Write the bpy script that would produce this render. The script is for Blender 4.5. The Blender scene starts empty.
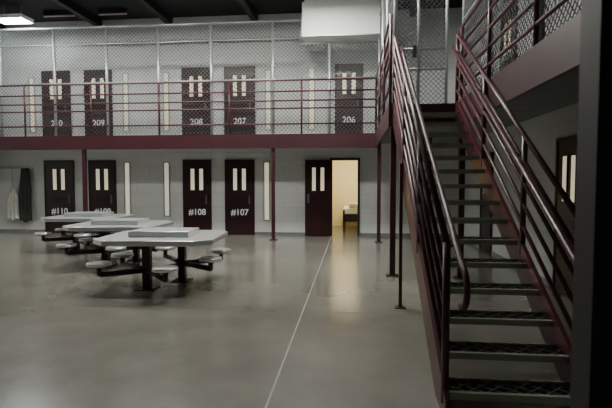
import bpy, math, random
from mathutils import Vector
random.seed(3)
scene = bpy.context.scene

# ---------------------------------------------------------------- materials
def new_mat(name):
    m = bpy.data.materials.new(name); m.use_nodes = True
    nt = m.node_tree
    return m, nt, nt.nodes['Principled BSDF']

def paint(name, col, rough=0.45, metal=0.0, var=0.12, scale=3.0, bump=0.0, coat=0.0):
    m, nt, b = new_mat(name)
    tc = nt.nodes.new('ShaderNodeTexCoord')
    nz = nt.nodes.new('ShaderNodeTexNoise'); nz.inputs['Scale'].default_value = scale
    nz.inputs['Detail'].default_value = 5
    nt.links.new(tc.outputs['Object'], nz.inputs['Vector'])
    rp = nt.nodes.new('ShaderNodeValToRGB')
    rp.color_ramp.elements[0].position = 0.3; rp.color_ramp.elements[1].position = 0.7
    rp.color_ramp.elements[0].color = (*[c*(1-var) for c in col], 1)
    rp.color_ramp.elements[1].color = (*[min(1, c*(1+var)) for c in col], 1)
    nt.links.new(nz.outputs['Fac'], rp.inputs['Fac'])
    nt.links.new(rp.outputs['Color'], b.inputs['Base Color'])
    b.inputs['Roughness'].default_value = rough
    b.inputs['Metallic'].default_value = metal
    b.inputs['Coat Weight'].default_value = coat
    if bump:
        bp = nt.nodes.new('ShaderNodeBump'); bp.inputs['Strength'].default_value = bump
        bp.inputs['Distance'].default_value = 0.01
        nt.links.new(nz.outputs['Fac'], bp.inputs['Height'])
        nt.links.new(bp.outputs['Normal'], b.inputs['Normal'])
    return m

def emit(name, col, s):
    m, nt, b = new_mat(name)
    b.inputs['Base Color'].default_value = (*col, 1)
    b.inputs['Emission Color'].default_value = (*col, 1)
    b.inputs['Emission Strength'].default_value = s
    b.inputs['Roughness'].default_value = 0.3
    return m

def block_wall(name, col, axis):
    m, nt, b = new_mat(name)
    tc = nt.nodes.new('ShaderNodeTexCoord')
    sep = nt.nodes.new('ShaderNodeSeparateXYZ'); cmb = nt.nodes.new('ShaderNodeCombineXYZ')
    nt.links.new(tc.outputs['Object'], sep.inputs[0])
    nt.links.new(sep.outputs[axis], cmb.inputs['X']); nt.links.new(sep.outputs['Z'], cmb.inputs['Y'])
    br = nt.nodes.new('ShaderNodeTexBrick')
    br.inputs['Scale'].default_value = 1.0
    br.inputs['Brick Width'].default_value = 0.8; br.inputs['Row Height'].default_value = 0.4
    br.inputs['Mortar Size'].default_value = 0.006
    br.inputs['Color1'].default_value = (*col, 1)
    br.inputs['Color2'].default_value = (*[c*0.95 for c in col], 1)
    br.inputs['Mortar'].default_value = (*[c*0.78 for c in col], 1)
    nt.links.new(cmb.outputs[0], br.inputs['Vector'])
    nt.links.new(br.outputs['Color'], b.inputs['Base Color'])
    b.inputs['Roughness'].default_value = 0.42
    return m

M_maroon = paint('maroon_steel', (0.068, 0.012, 0.019), 0.38, var=0.15, coat=0.08)
M_fascia = paint('maroon_channel', (0.042, 0.008, 0.013), 0.45, var=0.15)
M_door = paint('maroon_door', (0.026, 0.0055, 0.008), 0.33, var=0.1, coat=0.1)
M_frame = paint('maroon_frame', (0.014, 0.0035, 0.005), 0.4, var=0.1)
M_galv = paint('galvanised_pipe', (0.42, 0.44, 0.45), 0.4, 0.6)
M_wire = paint('galvanised_wire', (0.14, 0.15, 0.155), 0.5, 0.3)
M_steel = paint('stainless_top', (0.80, 0.82, 0.83), 0.32, 0.88, var=0.05)
M_dark = paint('black_steel', (0.004, 0.004, 0.005), 0.6)
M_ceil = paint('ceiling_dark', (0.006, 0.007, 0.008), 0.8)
M_deck = paint('deck_concrete', (0.18, 0.19, 0.19), 0.7)
M_duct = paint('duct_white', (0.90, 0.91, 0.90), 0.5, var=0.03)
M_cream = paint('cell_cream', (0.86, 0.75, 0.47), 0.6, var=0.04)
M_white = paint('white_paint', (0.8, 0.8, 0.8), 0.6)
M_num = emit('number_white', (0.8, 0.82, 0.85), 0.18)
M_pane = emit('lit_cell_glass', (0.85, 0.78, 0.55), 0.6)
M_pane2 = emit('lit_cell_glass_cool', (0.78, 0.76, 0.62), 0.5)
M_lamp = emit('lamp_diffuser', (1.0, 0.985, 0.91), 98)
M_lampm = emit('lamp_diffuser_mid', (1.0, 0.985, 0.91), 40)
M_lampd = emit('lamp_diffuser_dim', (1.0, 0.985, 0.91), 4)
M_lampv = emit('lamp_diffuser_small', (0.95, 1.0, 1.0), 40)
M_cell = emit('cell_lamp', (1.0, 0.92, 0.70), 30)
M_pink = emit('tube_dim', (0.5, 0.36, 0.5), 0.06)
M_cloth = paint('towel_white', (0.75, 0.75, 0.70), 0.9)
M_jacket = paint('jacket_dark', (0.05, 0.05, 0.048), 0.9)
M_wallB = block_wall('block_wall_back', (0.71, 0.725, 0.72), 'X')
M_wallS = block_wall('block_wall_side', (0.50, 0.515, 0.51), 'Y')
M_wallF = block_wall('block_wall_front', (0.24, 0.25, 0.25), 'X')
M_matt = paint('mattress', (0.75, 0.77, 0.78), 0.9)
M_grate = paint('galvanised_grating', (0.15, 0.165, 0.14), 0.36, 0.6)
M_nose = paint('tread_nosing', (0.36, 0.39, 0.33), 0.33, 0.5)

# floor: polished concrete with saw-cut joints
M_floor, nt, b = new_mat('polished_concrete')
tc = nt.nodes.new('ShaderNodeTexCoord')
def noise(sc, det, ro=.5, di=0):
    n_ = nt.nodes.new('ShaderNodeTexNoise'); n_.inputs['Scale'].default_value = sc; n_.inputs['Detail'].default_value = det
    n_.inputs['Roughness'].default_value = ro; n_.inputs['Distortion'].default_value = di
    nt.links.new(tc.outputs['Object'], n_.inputs['Vector']); return n_
n1 = noise(0.4, 10, .62); n2 = noise(4.0, 10, .7); n3 = noise(1.0, 12, .75)
r1 = nt.nodes.new('ShaderNodeValToRGB')
r1.color_ramp.elements[0].position = 0.3; r1.color_ramp.elements[0].color = (0.128, 0.122, 0.102, 1)
r1.color_ramp.elements[1].position = 0.72; r1.color_ramp.elements[1].color = (0.27, 0.262, 0.23, 1)
nt.links.new(n1.outputs['Fac'], r1.inputs['Fac'])
mx = nt.nodes.new('ShaderNodeMix'); mx.data_type = 'RGBA'; mx.blend_type = 'OVERLAY'
mx.inputs[0].default_value = 0.16
nt.links.new(r1.outputs['Color'], mx.inputs[6]); nt.links.new(n2.outputs['Fac'], mx.inputs[7])
rs = nt.nodes.new('ShaderNodeValToRGB')   # stains
rs.color_ramp.elements[0].position = 0.45; rs.color_ramp.elements[0].color = (1, 1, 1, 1)
rs.color_ramp.elements[1].position = 0.75; rs.color_ramp.elements[1].color = (0.76, 0.74, 0.69, 1)
nt.links.new(n3.outputs['Fac'], rs.inputs['Fac'])
mm = nt.nodes.new('ShaderNodeMix'); mm.data_type = 'RGBA'; mm.blend_type = 'MULTIPLY'; mm.inputs[0].default_value = 1
nt.links.new(mx.outputs[2], mm.inputs[6]); nt.links.new(rs.outputs['Color'], mm.inputs[7])
nt.links.new(mm.outputs[2], b.inputs['Base Color'])
r2 = nt.nodes.new('ShaderNodeMapRange'); r2.inputs['From Min'].default_value=.3; r2.inputs['From Max'].default_value=.7
r2.inputs['To Min'].default_value = 0.19; r2.inputs['To Max'].default_value = 0.25
nt.links.new(n1.outputs['Fac'], r2.inputs['Value']); nt.links.new(r2.outputs[0], b.inputs['Roughness'])
b.inputs['Coat Weight'].default_value = 0.3; b.inputs['Coat Roughness'].default_value = 0.16
M_joint = paint('joint_sealant', (0.38, 0.38, 0.35), 0.4, var=.2)
M_joint2 = paint('joint_dark', (0.10, 0.10, 0.09), 0.5)

# ---------------------------------------------------------------- mesh builder
class MB:
    def __init__(s): s.v=[]; s.f=[]; s.m=[]; s.sm=[]; s.mats=[]
    def mi(s, mat):
        if mat not in s.mats: s.mats.append(mat)
        return s.mats.index(mat)
    def box(s, x0,x1,y0,y1,z0,z1, mat):
        o=len(s.v)
        s.v += [(x0,y0,z0),(x1,y0,z0),(x1,y1,z0),(x0,y1,z0),(x0,y0,z1),(x1,y0,z1),(x1,y1,z1),(x0,y1,z1)]
        for f in [(0,3,2,1),(4,5,6,7),(0,1,5,4),(1,2,6,5),(2,3,7,6),(3,0,4,7)]:
            s.f.append([o+i for i in f]); s.m.append(s.mi(mat)); s.sm.append(False)
        return s
    def prism(s, pts, d, mat):
        o=len(s.v); n=len(pts); d=Vector(d)
        s.v += [tuple(p) for p in pts] + [tuple(Vector(p)+d) for p in pts]
        s.f.append([o+i for i in range(n)][::-1]); s.f.append([o+n+i for i in range(n)])
        s.m += [s.mi(mat)]*2; s.sm += [False]*2
        for i in range(n):
            j=(i+1)%n
            s.f.append([o+i,o+j,o+n+j,o+n+i]); s.m.append(s.mi(mat)); s.sm.append(False)
        return s
    def cyl(s, p, q, r, mat, n=10, r2=None):
        p=Vector(p); q=Vector(q); r2 = r if r2 is None else r2
        d=(q-p)
        if d.length<1e-6: return s
        d.normalize(); a=d.orthogonal().normalized(); c=d.cross(a)
        o=len(s.v)
        for (pt,rr) in ((p,r),(q,r2)):
            for i in range(n):
                t=2*math.pi*i/n
                s.v.append(tuple(pt+a*math.cos(t)*rr+c*math.sin(t)*rr))
        for i in range(n):
            j=(i+1)%n
            s.f.append([o+i,o+j,o+n+j,o+n+i]); s.m.append(s.mi(mat)); s.sm.append(n>4)
        s.f.append([o+i for i in range(n)][::-1]); s.f.append([o+n+i for i in range(n)])
        s.m += [s.mi(mat)]*2; s.sm += [False]*2
        return s
    def path(s, pts, r, mat, n=10):
        """continuous swept tube along pts"""
        P=[Vector(p) for p in pts]; o=len(s.v); X=Vector((1,0,0)); N=len(P)
        for i,p in enumerate(P):
            d=(P[min(i+1,N-1)]-P[max(i-1,0)]).normalized(); c=d.cross(X).normalized()
            for k in range(n):
                t=2*math.pi*k/n; s.v.append(tuple(p+X*math.cos(t)*r+c*math.sin(t)*r))
        for i in range(N-1):
            for k in range(n):
                j=(k+1)%n
                s.f.append([o+i*n+k,o+i*n+j,o+(i+1)*n+j,o+(i+1)*n+k]); s.m.append(s.mi(mat)); s.sm.append(True)
        s.f.append([o+k for k in range(n)][::-1]); s.f.append([o+(N-1)*n+k for k in range(n)])
        s.m += [s.mi(mat)]*2; s.sm += [False]*2
        return s
    def obj(s, name, parent=None, bevel=0):
        me=bpy.data.meshes.new(name); me.from_pydata(s.v,[],s.f)
        for m in s.mats: me.materials.append(m)
        me.polygons.foreach_set('material_index', s.m); me.polygons.foreach_set('use_smooth', s.sm)
        me.update()
        o=bpy.data.objects.new(name, me); scene.collection.objects.link(o)
        if parent: o.parent=parent
        if bevel:
            bv=o.modifiers.new('bevel','BEVEL'); bv.width=bevel; bv.segments=2; bv.limit_method='ANGLE'
        return o

def empty(name, loc=(0,0,0), rz=0):
    e=bpy.data.objects.new(name,None); e.location=loc; e.rotation_euler=(0,0,rz)
    e.empty_display_size=0.1
    scene.collection.objects.link(e); return e

def mesh_fill(mb, o, a, H, L, sp, w, mat):
    """chain link wires in the vertical plane from o along unit a, length L, height H"""
    o=Vector(o); a=Vector(a); up=Vector((0,0,1))
    c=-H
    while c<L:
        v0=max(0,-c); v1=min(H,L-c)
        if v1-v0>0.02: mb.cyl(o+a*(c+v0)+up*v0, o+a*(c+v1)+up*v1, w, mat, 3)
        c+=sp
    c=0.0
    while c<L+H:
        v0=max(0,c-L); v1=min(H,c)
        if v1-v0>0.02: mb.cyl(o+a*(c-v0)+up*v0, o+a*(c-v1)+up*v1, w, mat, 3)
        c+=sp

# ---------------------------------------------------------------- dimensions
WB=13.6; DF=12.4; DZ=2.78; CE=6.3; XL=-10.95; XR=2.95; YF=-3.0
FH=CE-.24                       # fence top under the beams
OX0,OX1,OZ=-0.60,0.14,2.17     # open cell doorway
SXL,SXR=0.65,1.56              # stair
Y0,TR,Z0=3.28,0.288,0.144; RI=(DZ-Z0)/15
YT=Y0+15*TR                    # landing front

# ---------------------------------------------------------------- shell
MB().box(XL-.2,XR+.2,YF-.2,17.4,-.2,0,M_floor).obj('floor')
j=MB()
j.box(-.610,-.597,YF,WB-.01,0.0,.0015,M_joint)
j.obj('floor_joint')
j=MB()
for y in (1.6,5.7,9.8): j.box(XL,XR,y,y+.010,0,.001,M_joint2)
for x in (-4.8,-9.0): j.box(x,x+.010,YF,WB,0,.001,M_joint2)
j.obj('floor_saw_cut')
w=MB()
w.box(XL-.2,OX0,WB,WB+.2,0,CE,M_wallB); w.box(OX1,XR+.2,WB,WB+.2,0,CE,M_wallB)
w.box(OX0,OX1,WB,WB+.2,OZ,CE,M_wallB); w.obj('wall_back')
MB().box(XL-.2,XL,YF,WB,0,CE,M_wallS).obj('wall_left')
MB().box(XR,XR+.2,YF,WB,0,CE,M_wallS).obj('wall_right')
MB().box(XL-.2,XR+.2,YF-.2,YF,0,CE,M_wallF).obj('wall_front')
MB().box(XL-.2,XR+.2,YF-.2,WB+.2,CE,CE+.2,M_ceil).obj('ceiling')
t=MB(); t.box(XL,OX0-.06,WB-.012,WB,0,.09,M_deck); t.box(OX1+.06,XR,WB-.012,WB,0,.09,M_deck); t.obj('baseboard_back')
MB().box(XR-.012,XR,YF,WB-.012,0,.09,M_deck).obj('baseboard_right')
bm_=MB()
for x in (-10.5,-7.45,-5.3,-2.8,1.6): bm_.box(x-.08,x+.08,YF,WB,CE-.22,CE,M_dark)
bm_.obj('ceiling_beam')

# open cell behind the doorway
c=MB()
c.box(-1.5,-1.4,WB+.2,16.6,0,2.6,M_cream); c.box(1.2,1.3,WB+.2,16.6,0,2.6,M_cream)
c.box(-1.5,1.3,16.6,16.7,0,2.6,M_cream); c.box(-1.5,1.3,WB+.2,16.7,2.6,2.7,M_cream)
c.box(-1.4,OX0,WB+.2,WB+.22,0,2.6,M_cream); c.box(OX1,1.2,WB+.2,WB+.22,0,2.6,M_cream)
c.obj('wall_cell')
MB().box(-.6,.4,14.9,15.3,2.54,2.599,M_cell).obj('cell_light')
b_=empty('cell_bunk',(0.22,15.65,0))
m=MB()
for x in (-.5,.5):
    for y in (-.8,.8): m.box(x-.03,x+.03,y-.03,y+.03,0,.66,M_dark)
m.box(-.53,.53,-.83,.83,.46,.54,M_dark); m.box(-.53,.53,-.83,-.80,.30,.46,M_dark)
m.obj('frame',b_)
MB().box(-.52,.52,-.82,.8,.54,.72,M_matt).obj('mattress',b_,.03)
MB().box(-.35,.48,-.80,-.4,.72,.88,M_matt).obj('pillow',b_,.04)

# ---------------------------------------------------------------- doors
def door(n, x0, x1, z0, h, label, zl, face='back', yflat=None):
    w_=x1-x0; e=None
    m=MB(); fw=.05
    m.box(-fw,0,-.05,0,0,h+fw,M_frame); m.box(w_,w_+fw,-.05,0,0,h+fw,M_frame); m.box(0,w_,-.05,0,h,h+fw,M_frame)
    l=MB(); l.box(0,w_,-.035,0,0.0,h,M_door)
    cx=w_/2
    p=MB()
    for s in (-1,1):
        xc=cx+s*.13
        l.box(xc-.085,xc+.085,-.045,-.035,h*.60-.03,h*.905+.03,M_frame)
        p.box(xc-.055,xc+.055,-.048,-.045,h*.61,h*.90,M_pane)
    l.box(cx-.2,cx+.2,-.043,-.035,h*.44,h*.5,M_frame)
    l.box(w_-.12,w_-.08,-.06,-.035,h*.42,h*.54,M_wire)
    e=empty('door_%d'%n)
    m.obj('frame',e); l.obj('leaf',e); p.obj('glass',e)
    if label:
        cu=bpy.data.curves.new('number','FONT'); cu.body=label; cu.size=.25; cu.extrude=.002; cu.align_x='CENTER'
        cu.materials.append(M_num)
        to=bpy.data.objects.new('number',cu); scene.collection.objects.link(to)
        to.parent=e; to.location=(cx,-.039,zl); to.rotation_euler=(math.pi/2,0,0)
        cu.offset=.004
    if face=='back': e.location=(x0,WB,z0)
    else:
        e.location=(XR,yflat,z0); e.rotation_euler=(0,0,-math.pi/2)
    return e
low=[(-9.24,-8.40,'#110'),(-7.83,-7.08,'#109'),(-4.92,-4.17,'#108'),(-3.66,-2.89,'#107')]
n=1
for a,b2,l in low: door(n,a,b2,0,2.14,l,.58); n+=1
up=[(-9.24,-8.45,'210'),(-7.90,-7.15,'209'),(-4.92,-4.17,'208'),(-3.66,-2.86,'207'),(-.47,.22,'206')]
for a,b2,l in up: door(n,a,b2,DZ,2.02,l,.43); n+=1
for y in (7.15,2.4,11.2): door(n,0,.75,0,2.14,None,.5,'right',y); n+=1
for y in (9.9,5.2): door(n,0,.75,DZ,2.02,None,.5,'right',y); n+=1
e=empty('door_%d'%n,(0,WB,0)); n+=1
m=MB(); m.box(OX0-.05,OX0+.01,-.05,.2,0,OZ+.05,M_frame); m.box(OX1-.01,OX1+.05,-.05,.2,0,OZ+.05,M_frame); m.box(OX0,OX1,-.05,.2,OZ-.01,OZ+.05,M_frame)
m.obj('frame',e)
lp=empty('leaf_hinge'); lp.parent=e; lp.location=(OX0-.02,-.08,0); lp.rotation_euler=(0,0,math.radians(8))
l=MB(); l.box(-.74,0,-.025,.02,0.01,OZ,M_door)
p=MB()
for s in (-1,1):
    xc=-.37+s*.12
    l.box(xc-.075,xc+.075,-.033,-.025,1.27,2.0,M_frame); p.box(xc-.05,xc+.05,-.036,-.033,1.30,1.95,M_pane)
l.box(-.68,-.62,-.05,-.025,.95,1.2,M_wire)
l.obj('leaf',lp); p.obj('glass',lp)

# slit windows in the back wall
wn=1
for (x,z0,z1,mt) in [(-6.68,.55,2.1,M_pane),(-5.47,.55,2.1,M_pane2),(-2.48,.45,2.1,M_pane),
                  (-6.68,3.05,4.72,M_pane2),(-5.45,3.05,4.72,M_pane),(-2.43,3.05,4.72,M_pane2),(-1.18,3.05,4.75,M_pane),(-9.62,3.05,4.65,M_pane)]:
    e=empty('window_%d'%wn,(x,WB,0)); wn+=1
    m=MB(); m.box(-.10,-.065,-.03,0,z0-.03,z1+.03,M_galv); m.box(.065,.10,-.03,0,z0-.03,z1+.03,M_galv)
    m.box(-.065,.065,-.03,0,z1,z1+.03,M_galv); m.box(-.065,.065,-.03,0,z0-.03,z0,M_galv); m.obj('frame',e)
    MB().box(-.065,.065,-.012,0,z0,z1,mt).obj('glass',e)

# ---------------------------------------------------------------- mezzanine
LX=.60   # landing left edge
FB,FTp=DZ-.35,DZ+.02
d=MB()
d.box(XL+.003,XR-.003,DF,WB-.003,DZ-.16,DZ,M_deck); d.box(XL+.003,LX-.05,DF-.05,DF,FB,FTp,M_fascia)
d.obj('mezzanine_deck')
d=MB()
d.box(LX,1.655,YT,DF-.002,DZ-.16,DZ,M_deck); d.box(LX-.05,LX,YT,DF-.002,FB,FTp,M_fascia)
d.box(LX,1.61,YT-.02,YT,FB,DZ,M_fascia)
d.obj('stair_landing')
d=MB()
d.box(1.66,XR-.003,YF+.003,DF-.002,DZ-.16,DZ,M_deck); d.box(1.61,1.66,YF+.003,YT-.03,FB,FTp,M_fascia)
d.obj('side_walkway')
col=[(-2.1,DF+.06),(-7.35,DF+.06),(.66,8.0),(.66,DF-.1),(1.74,11.2),(1.74,7.9)]
for x,y in col:
    m=MB(); m.box(x-.045,x+.045,y-.045,y+.045,0.015,DZ-.16,M_fascia); m.box(x-.1,x+.1,y-.1,y+.1,0,.015,M_fascia); m.obj('steel_column')

def guard(mb, p, q, zs, step, r=.02):
    p=Vector(p); q=Vector(q); L=(q-p).length; k=max(1,round(L/step))
    for z in zs: mb.cyl(p+Vector((0,0,z)), q+Vector((0,0,z)), r, M_maroon, 8)
    for i in range(k+1):
        c0=p+(q-p)*(i/k); mb.cyl(c0, c0+Vector((0,0,zs[-1])), .025, M_maroon, 8)
g=MB()
zs=[.26,.66,.86,1.10,1.38]
guard(g,(XL+.05,DF-.025,FTp),(LX-.025,DF-.025,FTp),zs,1.9)
guard(g,(LX-.025,DF-.025,FTp),(LX-.025,YT+.05,FTp),zs,1.6)
g.obj('mezzanine_railing')
g=MB(); guard(g,(1.635,YT-.06,FTp),(1.635,YF+.05,FTp),[.2,.42,.64,.86,1.12],1.5); g.obj('mezzanine_railing')

FT=5.72
f=MB()
fy=DF+.06
px=[XL+.1,-9.75,-8.15,-6.65,-5.2,-3.75,-2.1,-.62]
for i,x in enumerate(px): f.cyl((x,fy,DZ),(x,fy,FT if i<7 else 5.1),.038,M_galv,10)
f.cyl((XL+.02,fy,FT),(-1.36,fy,FT),.035,M_galv); f.cyl((XL+.02,fy,DZ+1.45),(.62,fy,DZ+1.45),.02,M_galv)
f.cyl((XL+.02,fy,FT-.45),(-1.36,fy,FT-.45),.018,M_galv)
f.cyl((-1.36,fy,5.12),(.62,fy,5.12),.03,M_galv); f.cyl((-1.36,fy,5.12),(-1.36,fy,FT),.03,M_galv)
mesh_fill(f,(XL+.02,fy,DZ+.05),(1,0,0),FT-DZ-.05,-1.36-XL,.105,.0066,M_wire)
mesh_fill(f,(-1.36,fy,DZ+.05),(1,0,0),5.1-DZ-.05,1.96,.105,.0066,M_wire)
f.obj('chain_link_fence')
f=MB(); fx=LX+.05
for y in (DF-.03,10.9,9.4,YT+.12): f.cyl((fx,y,DZ),(fx,y,FH),.03,M_galv)
for z in (DZ+1.45,DZ+2.9): f.cyl((fx,YT+.12,z),(fx,DF-.03,z),.022,M_galv)
mesh_fill(f,(fx,YT+.12,DZ+.05),(0,1,0),FH-DZ-.1,DF-YT-.15,.09,.0042,M_wire)
f.obj('chain_link_fence')
g=MB(); gy=YT+.95
for x in (LX+.12,1.12,1.60): g.cyl((x,gy,DZ),(x,gy,FH),.028,M_galv)
for z in (DZ+.08,DZ+.75,DZ+1.1,DZ+2.2): g.cyl((LX+.12,gy,z),(1.6,gy,z),.02,M_galv)
mesh_fill(g,(LX+.12,gy,DZ+.05),(1,0,0),FH-DZ-.1,1.48-LX,.085,.006,M_wire)
g.box(1.02,1.08,gy-.04,gy+.02,DZ+.95,DZ+1.15,M_dark)
g.obj('fence_gate')
f=MB(); fx=1.70
for y in (YT+.1,6.2,4.6,3.0,1.4,-.2,-1.8): f.cyl((fx,y,DZ),(fx,y,FH),.03,M_galv)
for z in (DZ+1.3,DZ+2.5): f.cyl((fx,YF+.05,z),(fx,YT+.1,z),.022,M_galv)
mesh_fill(f,(fx,YF+.05,DZ+.05),(0,1,0),FH-DZ-.1,YT+.1-YF-.05,.08,.0055,M_wire)
f.obj('chain_link_fence')

m=MB(); m.box(-1.30,.95,12.15,WB-.001,5.22,CE-.225,M_duct); m.box(-1.30,.95,12.14,12.15,5.22,5.25,M_galv)
m.box(-1.25,.9,12.2,WB-.05,CE-.225,CE-.001,M_duct)
m.obj('air_duct')

# ---------------------------------------------------------------- staircase
st=empty('staircase')
sl=RI/TR
def sz(y): return Z0+(y-Y0)*sl
m=MB()
for x0 in (SXL-.035,SXR):
    ya=Y0-.12; yb=YT-.03
    pts=[(x0,ya,0.0),(x0,ya,sz(ya)+.07),(x0,yb,sz(yb)+.06),(x0,yb,sz(yb)-.30),(x0,ya+.36,0.0)]
    m.prism(pts,(.035,0,0),M_maroon)
m.obj('stringers',st)
m=MB()
def ribbon(a, b_, z0, z1, t_):
    a=Vector(a); b_=Vector(b_); d_=(b_-a).normalized(); nrm=Vector((-d_.y,d_.x,0))*t_/2
    m.prism([tuple(a-nrm), tuple(b_-nrm), tuple(b_+nrm), tuple(a+nrm)],(0,0,z1-z0),M_grate)
NS=14; ROW=4
for k in range(15):
    y=Y0+k*TR; z=Z0+k*RI
    m.box(SXL,SXR,y-.01,y+.022,z-.045,z+.003,M_nose)
    m.box(SXL,SXR,y+.247,y+.262,z-.045,z,M_nose)
    dy=(.247-.018)/ROW; dx=(SXR-SXL)/NS
    for r_ in range(ROW):
        ya=y+.018+r_*dy
        for i in range(NS):
            lo,hi=(ya,ya+dy) if (i+r_)%2==0 else (ya+dy,ya)
            ribbon((SXL+i*dx,lo,z-.032),(SXL+(i+1)*dx,hi,z-.032),z-.032,z-.001,.010)
m.obj('treads',st)
m=MB()
for x in (SXL-.02,SXR+.02):
    ya=Y0-.02; yb=YT-.03
    for h in (.22,.42,.62,.82,1.05):
        m.cyl((x,ya,sz(ya)+h),(x,yb,sz(yb)+h),.019 if h<1 else .024,M_maroon,10)
    for y in (ya,ya+1.35,ya+2.75,yb):
        m.cyl((x,y,sz(y)-.05),(x,y,sz(y)+1.05),.027,M_maroon,10)
m.obj('guard_rails',st)
m=MB()
for x,s in ((SXL-.02,1),(SXR+.02,-1)):
    xi=x+s*.10; ya=Y0-.02; yb=YT-.1; h=.90
    pts=[(xi,yb,sz(yb)+h),(xi,ya,sz(ya)+h)]
    cy,cz=ya-.03,sz(ya)+h-.15
    for i in range(0,13):
        a=math.radians(112+i*14); pts.append((xi,cy+.13*math.cos(a),cz+.13*math.sin(a)))
    m.path(pts,.022,M_maroon,12)
    for y in (ya+.2,ya+1.4,ya+2.8,yb-.1): m.cyl((xi,y,sz(y)+h),(x,y,sz(y)+h-.08),.01,M_maroon,8)
m.obj('handrails',st)
m=MB(); yp=6.0; m.box(SXL-.075,SXL-.035,yp-.03,yp+.03,0,sz(yp),M_maroon); m.box(SXL-.12,SXL+.01,yp-.07,yp+.07,0,.012,M_maroon); m.obj('support_post',st)

m=MB(); m.box(.745,1.06,1.55,1.68,0,CE,M_dark); m.box(.72,1.09,1.53,1.70,0,.02,M_dark); m.obj('steel_post')

# ---------------------------------------------------------------- tables
def stool(mb,x,y):
    n_=24
    mb.cyl((x,y,.405),(x,y,.45),.17,M_steel,n_,.165); mb.cyl((x,y,.39),(x,y,.405),.13,M_dark,n_)
    mb.cyl((x,y,.27),(x,y,.39),.035,M_maroon,10)
def table(x,y,rz=0):
    e=empty('dayroom_table',(x,y,0),rz)
    m=MB()
    oct_=[]
    A,Bc,c_=.86,.74,.22
    for px_,py_ in [(-A+c_,-Bc),(A-c_,-Bc),(A,-Bc+c_),(A,Bc-c_),(A-c_,Bc),(-A+c_,Bc),(-A,Bc-c_),(-A,-Bc+c_)]: oct_.append((px_,py_,.69))
    m.prism(oct_,(0,0,.075),M_steel); m.obj('top',e,.008)
    m=MB(); m.prism([(-.45,-.3,.765),(.45,-.3,.765),(.45,.3,.765),(-.45,.3,.765)],(0,0,.085),M_steel); m.obj('raised_tray',e,.01)
    m=MB()
    p1=Vector((-.17,-.30,0)); p2=Vector((.17,.30,0))
    for p in (p1,p2):
        m.box(p.x-.055,p.x+.055,p.y-.055,p.y+.055,.012,.69,M_frame); m.box(p.x-.14,p.x+.14,p.y-.14,p.y+.14,0,.012,M_frame)
        m.box(p.x-.5,p.x+.5,p.y-.03,p.y+.03,.63,.69,M_frame)
    m.cyl(p1+Vector((0,0,.26)),p2+Vector((0,0,.26)),.04,M_maroon,8)
    seats=[(.71,.67,p2),(.74,-.17,p2),(.33,-.98,p1),(-.71,-.67,p1),(-.74,.17,p1),(-.33,.98,p2)]
    for sx,sy,p in seats:
        m.cyl(p+Vector((0,0,.28)),(sx,sy,.28),.04,M_frame,8)
    m.obj('pedestal',e)
    m=MB()
    for sx,sy,p in seats: stool(m,sx,sy)
    m.obj('stools',e)
table(-2.85,6.98,.06); table(-4.45,8.75,.06); table(-6.1,10.5,.06)

# ---------------------------------------------------------------- coat hooks, left corner
def cloth(name, x, ztop, zbot, wtop, wbot, mat, thick=.05, ph=0, e=None):
    nx,nz=18,16; v=[];f_=[]
    for j_ in range(nz+1):
        t_=j_/nz; z=ztop+(zbot-ztop)*t_
        wd=wtop+(wbot-wtop)*min(1,t_*2.5)
        for i in range(nx+1):
            s_=i/nx-.5
            yy=WB-.09-thick*.6*(.5+.5*math.cos(s_*math.pi*7+t_+ph))*min(1,t_*3)-.03*math.cos(s_*math.pi)
            v.append((x+s_*wd+.01*math.sin(t_*7),yy,z-.03*math.cos(s_*9)*t_))
    for j_ in range(nz):
        for i in range(nx):
            a=j_*(nx+1)+i; f_.append((a,a+1,a+nx+2,a+nx+1))
    me=bpy.data.meshes.new(name); me.from_pydata(v,[],f_); me.materials.append(mat)
    for p in me.polygons: p.use_smooth=True
    o=bpy.data.objects.new(name,me); scene.collection.objects.link(o)
    so=o.modifiers.new('s','SOLIDIFY'); so.thickness=.02
    if e: o.parent=e
    return o
ck=empty('coat_hook_rail')
TX,JX=-10.28,-9.86
cloth('hanging_towel', TX,1.35,.40,.12,.40,M_cloth,e=ck)
cloth('hanging_jacket',JX,1.95,.35,.24,.42,M_jacket,.07,e=ck)
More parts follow.
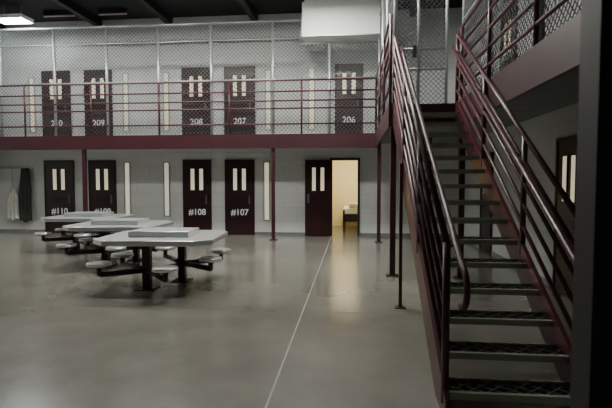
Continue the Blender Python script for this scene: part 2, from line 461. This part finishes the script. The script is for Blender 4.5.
m=MB(); m.box(-10.7,-9.6,WB-.03,WB,1.94,2.02,M_galv)
for x in (TX,JX): m.cyl((x,WB-.03,1.98),(x,WB-.13,1.96),.012,M_galv); m.cyl((x,WB-.10,1.97),(x,WB-.10,1.3 if x==TX else 1.9),.008,M_galv)
m.obj('rail_and_hooks',ck)

# ---------------------------------------------------------------- lights
def lamp(x,y,lx=1.3,ly=.5,mat=M_lamp,z=CE-.32):
    m=MB(); m.box(x-lx/2-.03,x+lx/2+.03,y-ly/2-.03,y+ly/2+.03,z-.02,z+.08,M_white)
    m.box(x-lx/2,x+lx/2,y-ly/2,y+ly/2,z-.03,z-.02,mat)
    for s in (-.3,.3): m.cyl((x+s*lx,y,z+.08),(x+s*lx,y,CE),.008,M_galv,6)
    m.obj('ceiling_light')
for x,y in [(-.9,10.4),(-4.3,10.4),(-7.8,10.4)]: lamp(x,y)
lamp(-.6,7.4,mat=M_lamp); lamp(-4.4,7.6,mat=M_lampm)
lamp(-.8,3.4,mat=M_lampd); lamp(2.3,6.6,.9,.4,M_lampd)
lamp(-9.2,12.3,.8,.45,M_lampv,5.93)
for (a,b2,y) in [(-8.6,-7.7,12.75),(-7.0,-6.2,12.75)]:
    m=MB()
    m.box(a,b2,y-.05,y+.05,CE-.12,CE-.001,M_dark); m.cyl((a,y,CE-.15),(b2,y,CE-.15),.02,M_pink)
    m.obj('fluorescent_fixture')

world=bpy.data.worlds.new('World'); scene.world=world; world.use_nodes=True
world.node_tree.nodes['Background'].inputs[0].default_value=(.5,.6,.7,1)
world.node_tree.nodes['Background'].inputs[1].default_value=.02

# ---------------------------------------------------------------- camera
cam=bpy.data.cameras.new('camera'); co=bpy.data.objects.new('camera',cam); scene.collection.objects.link(co)
cam.lens=28; cam.sensor_width=36; cam.clip_start=.05
co.location=(0,0,1.6)
co.rotation_euler=(math.radians(90-2.886),0,math.atan(47/476))
cam.dof.use_dof=True; cam.dof.focus_distance=9; cam.dof.aperture_fstop=2.8
scene.camera=co
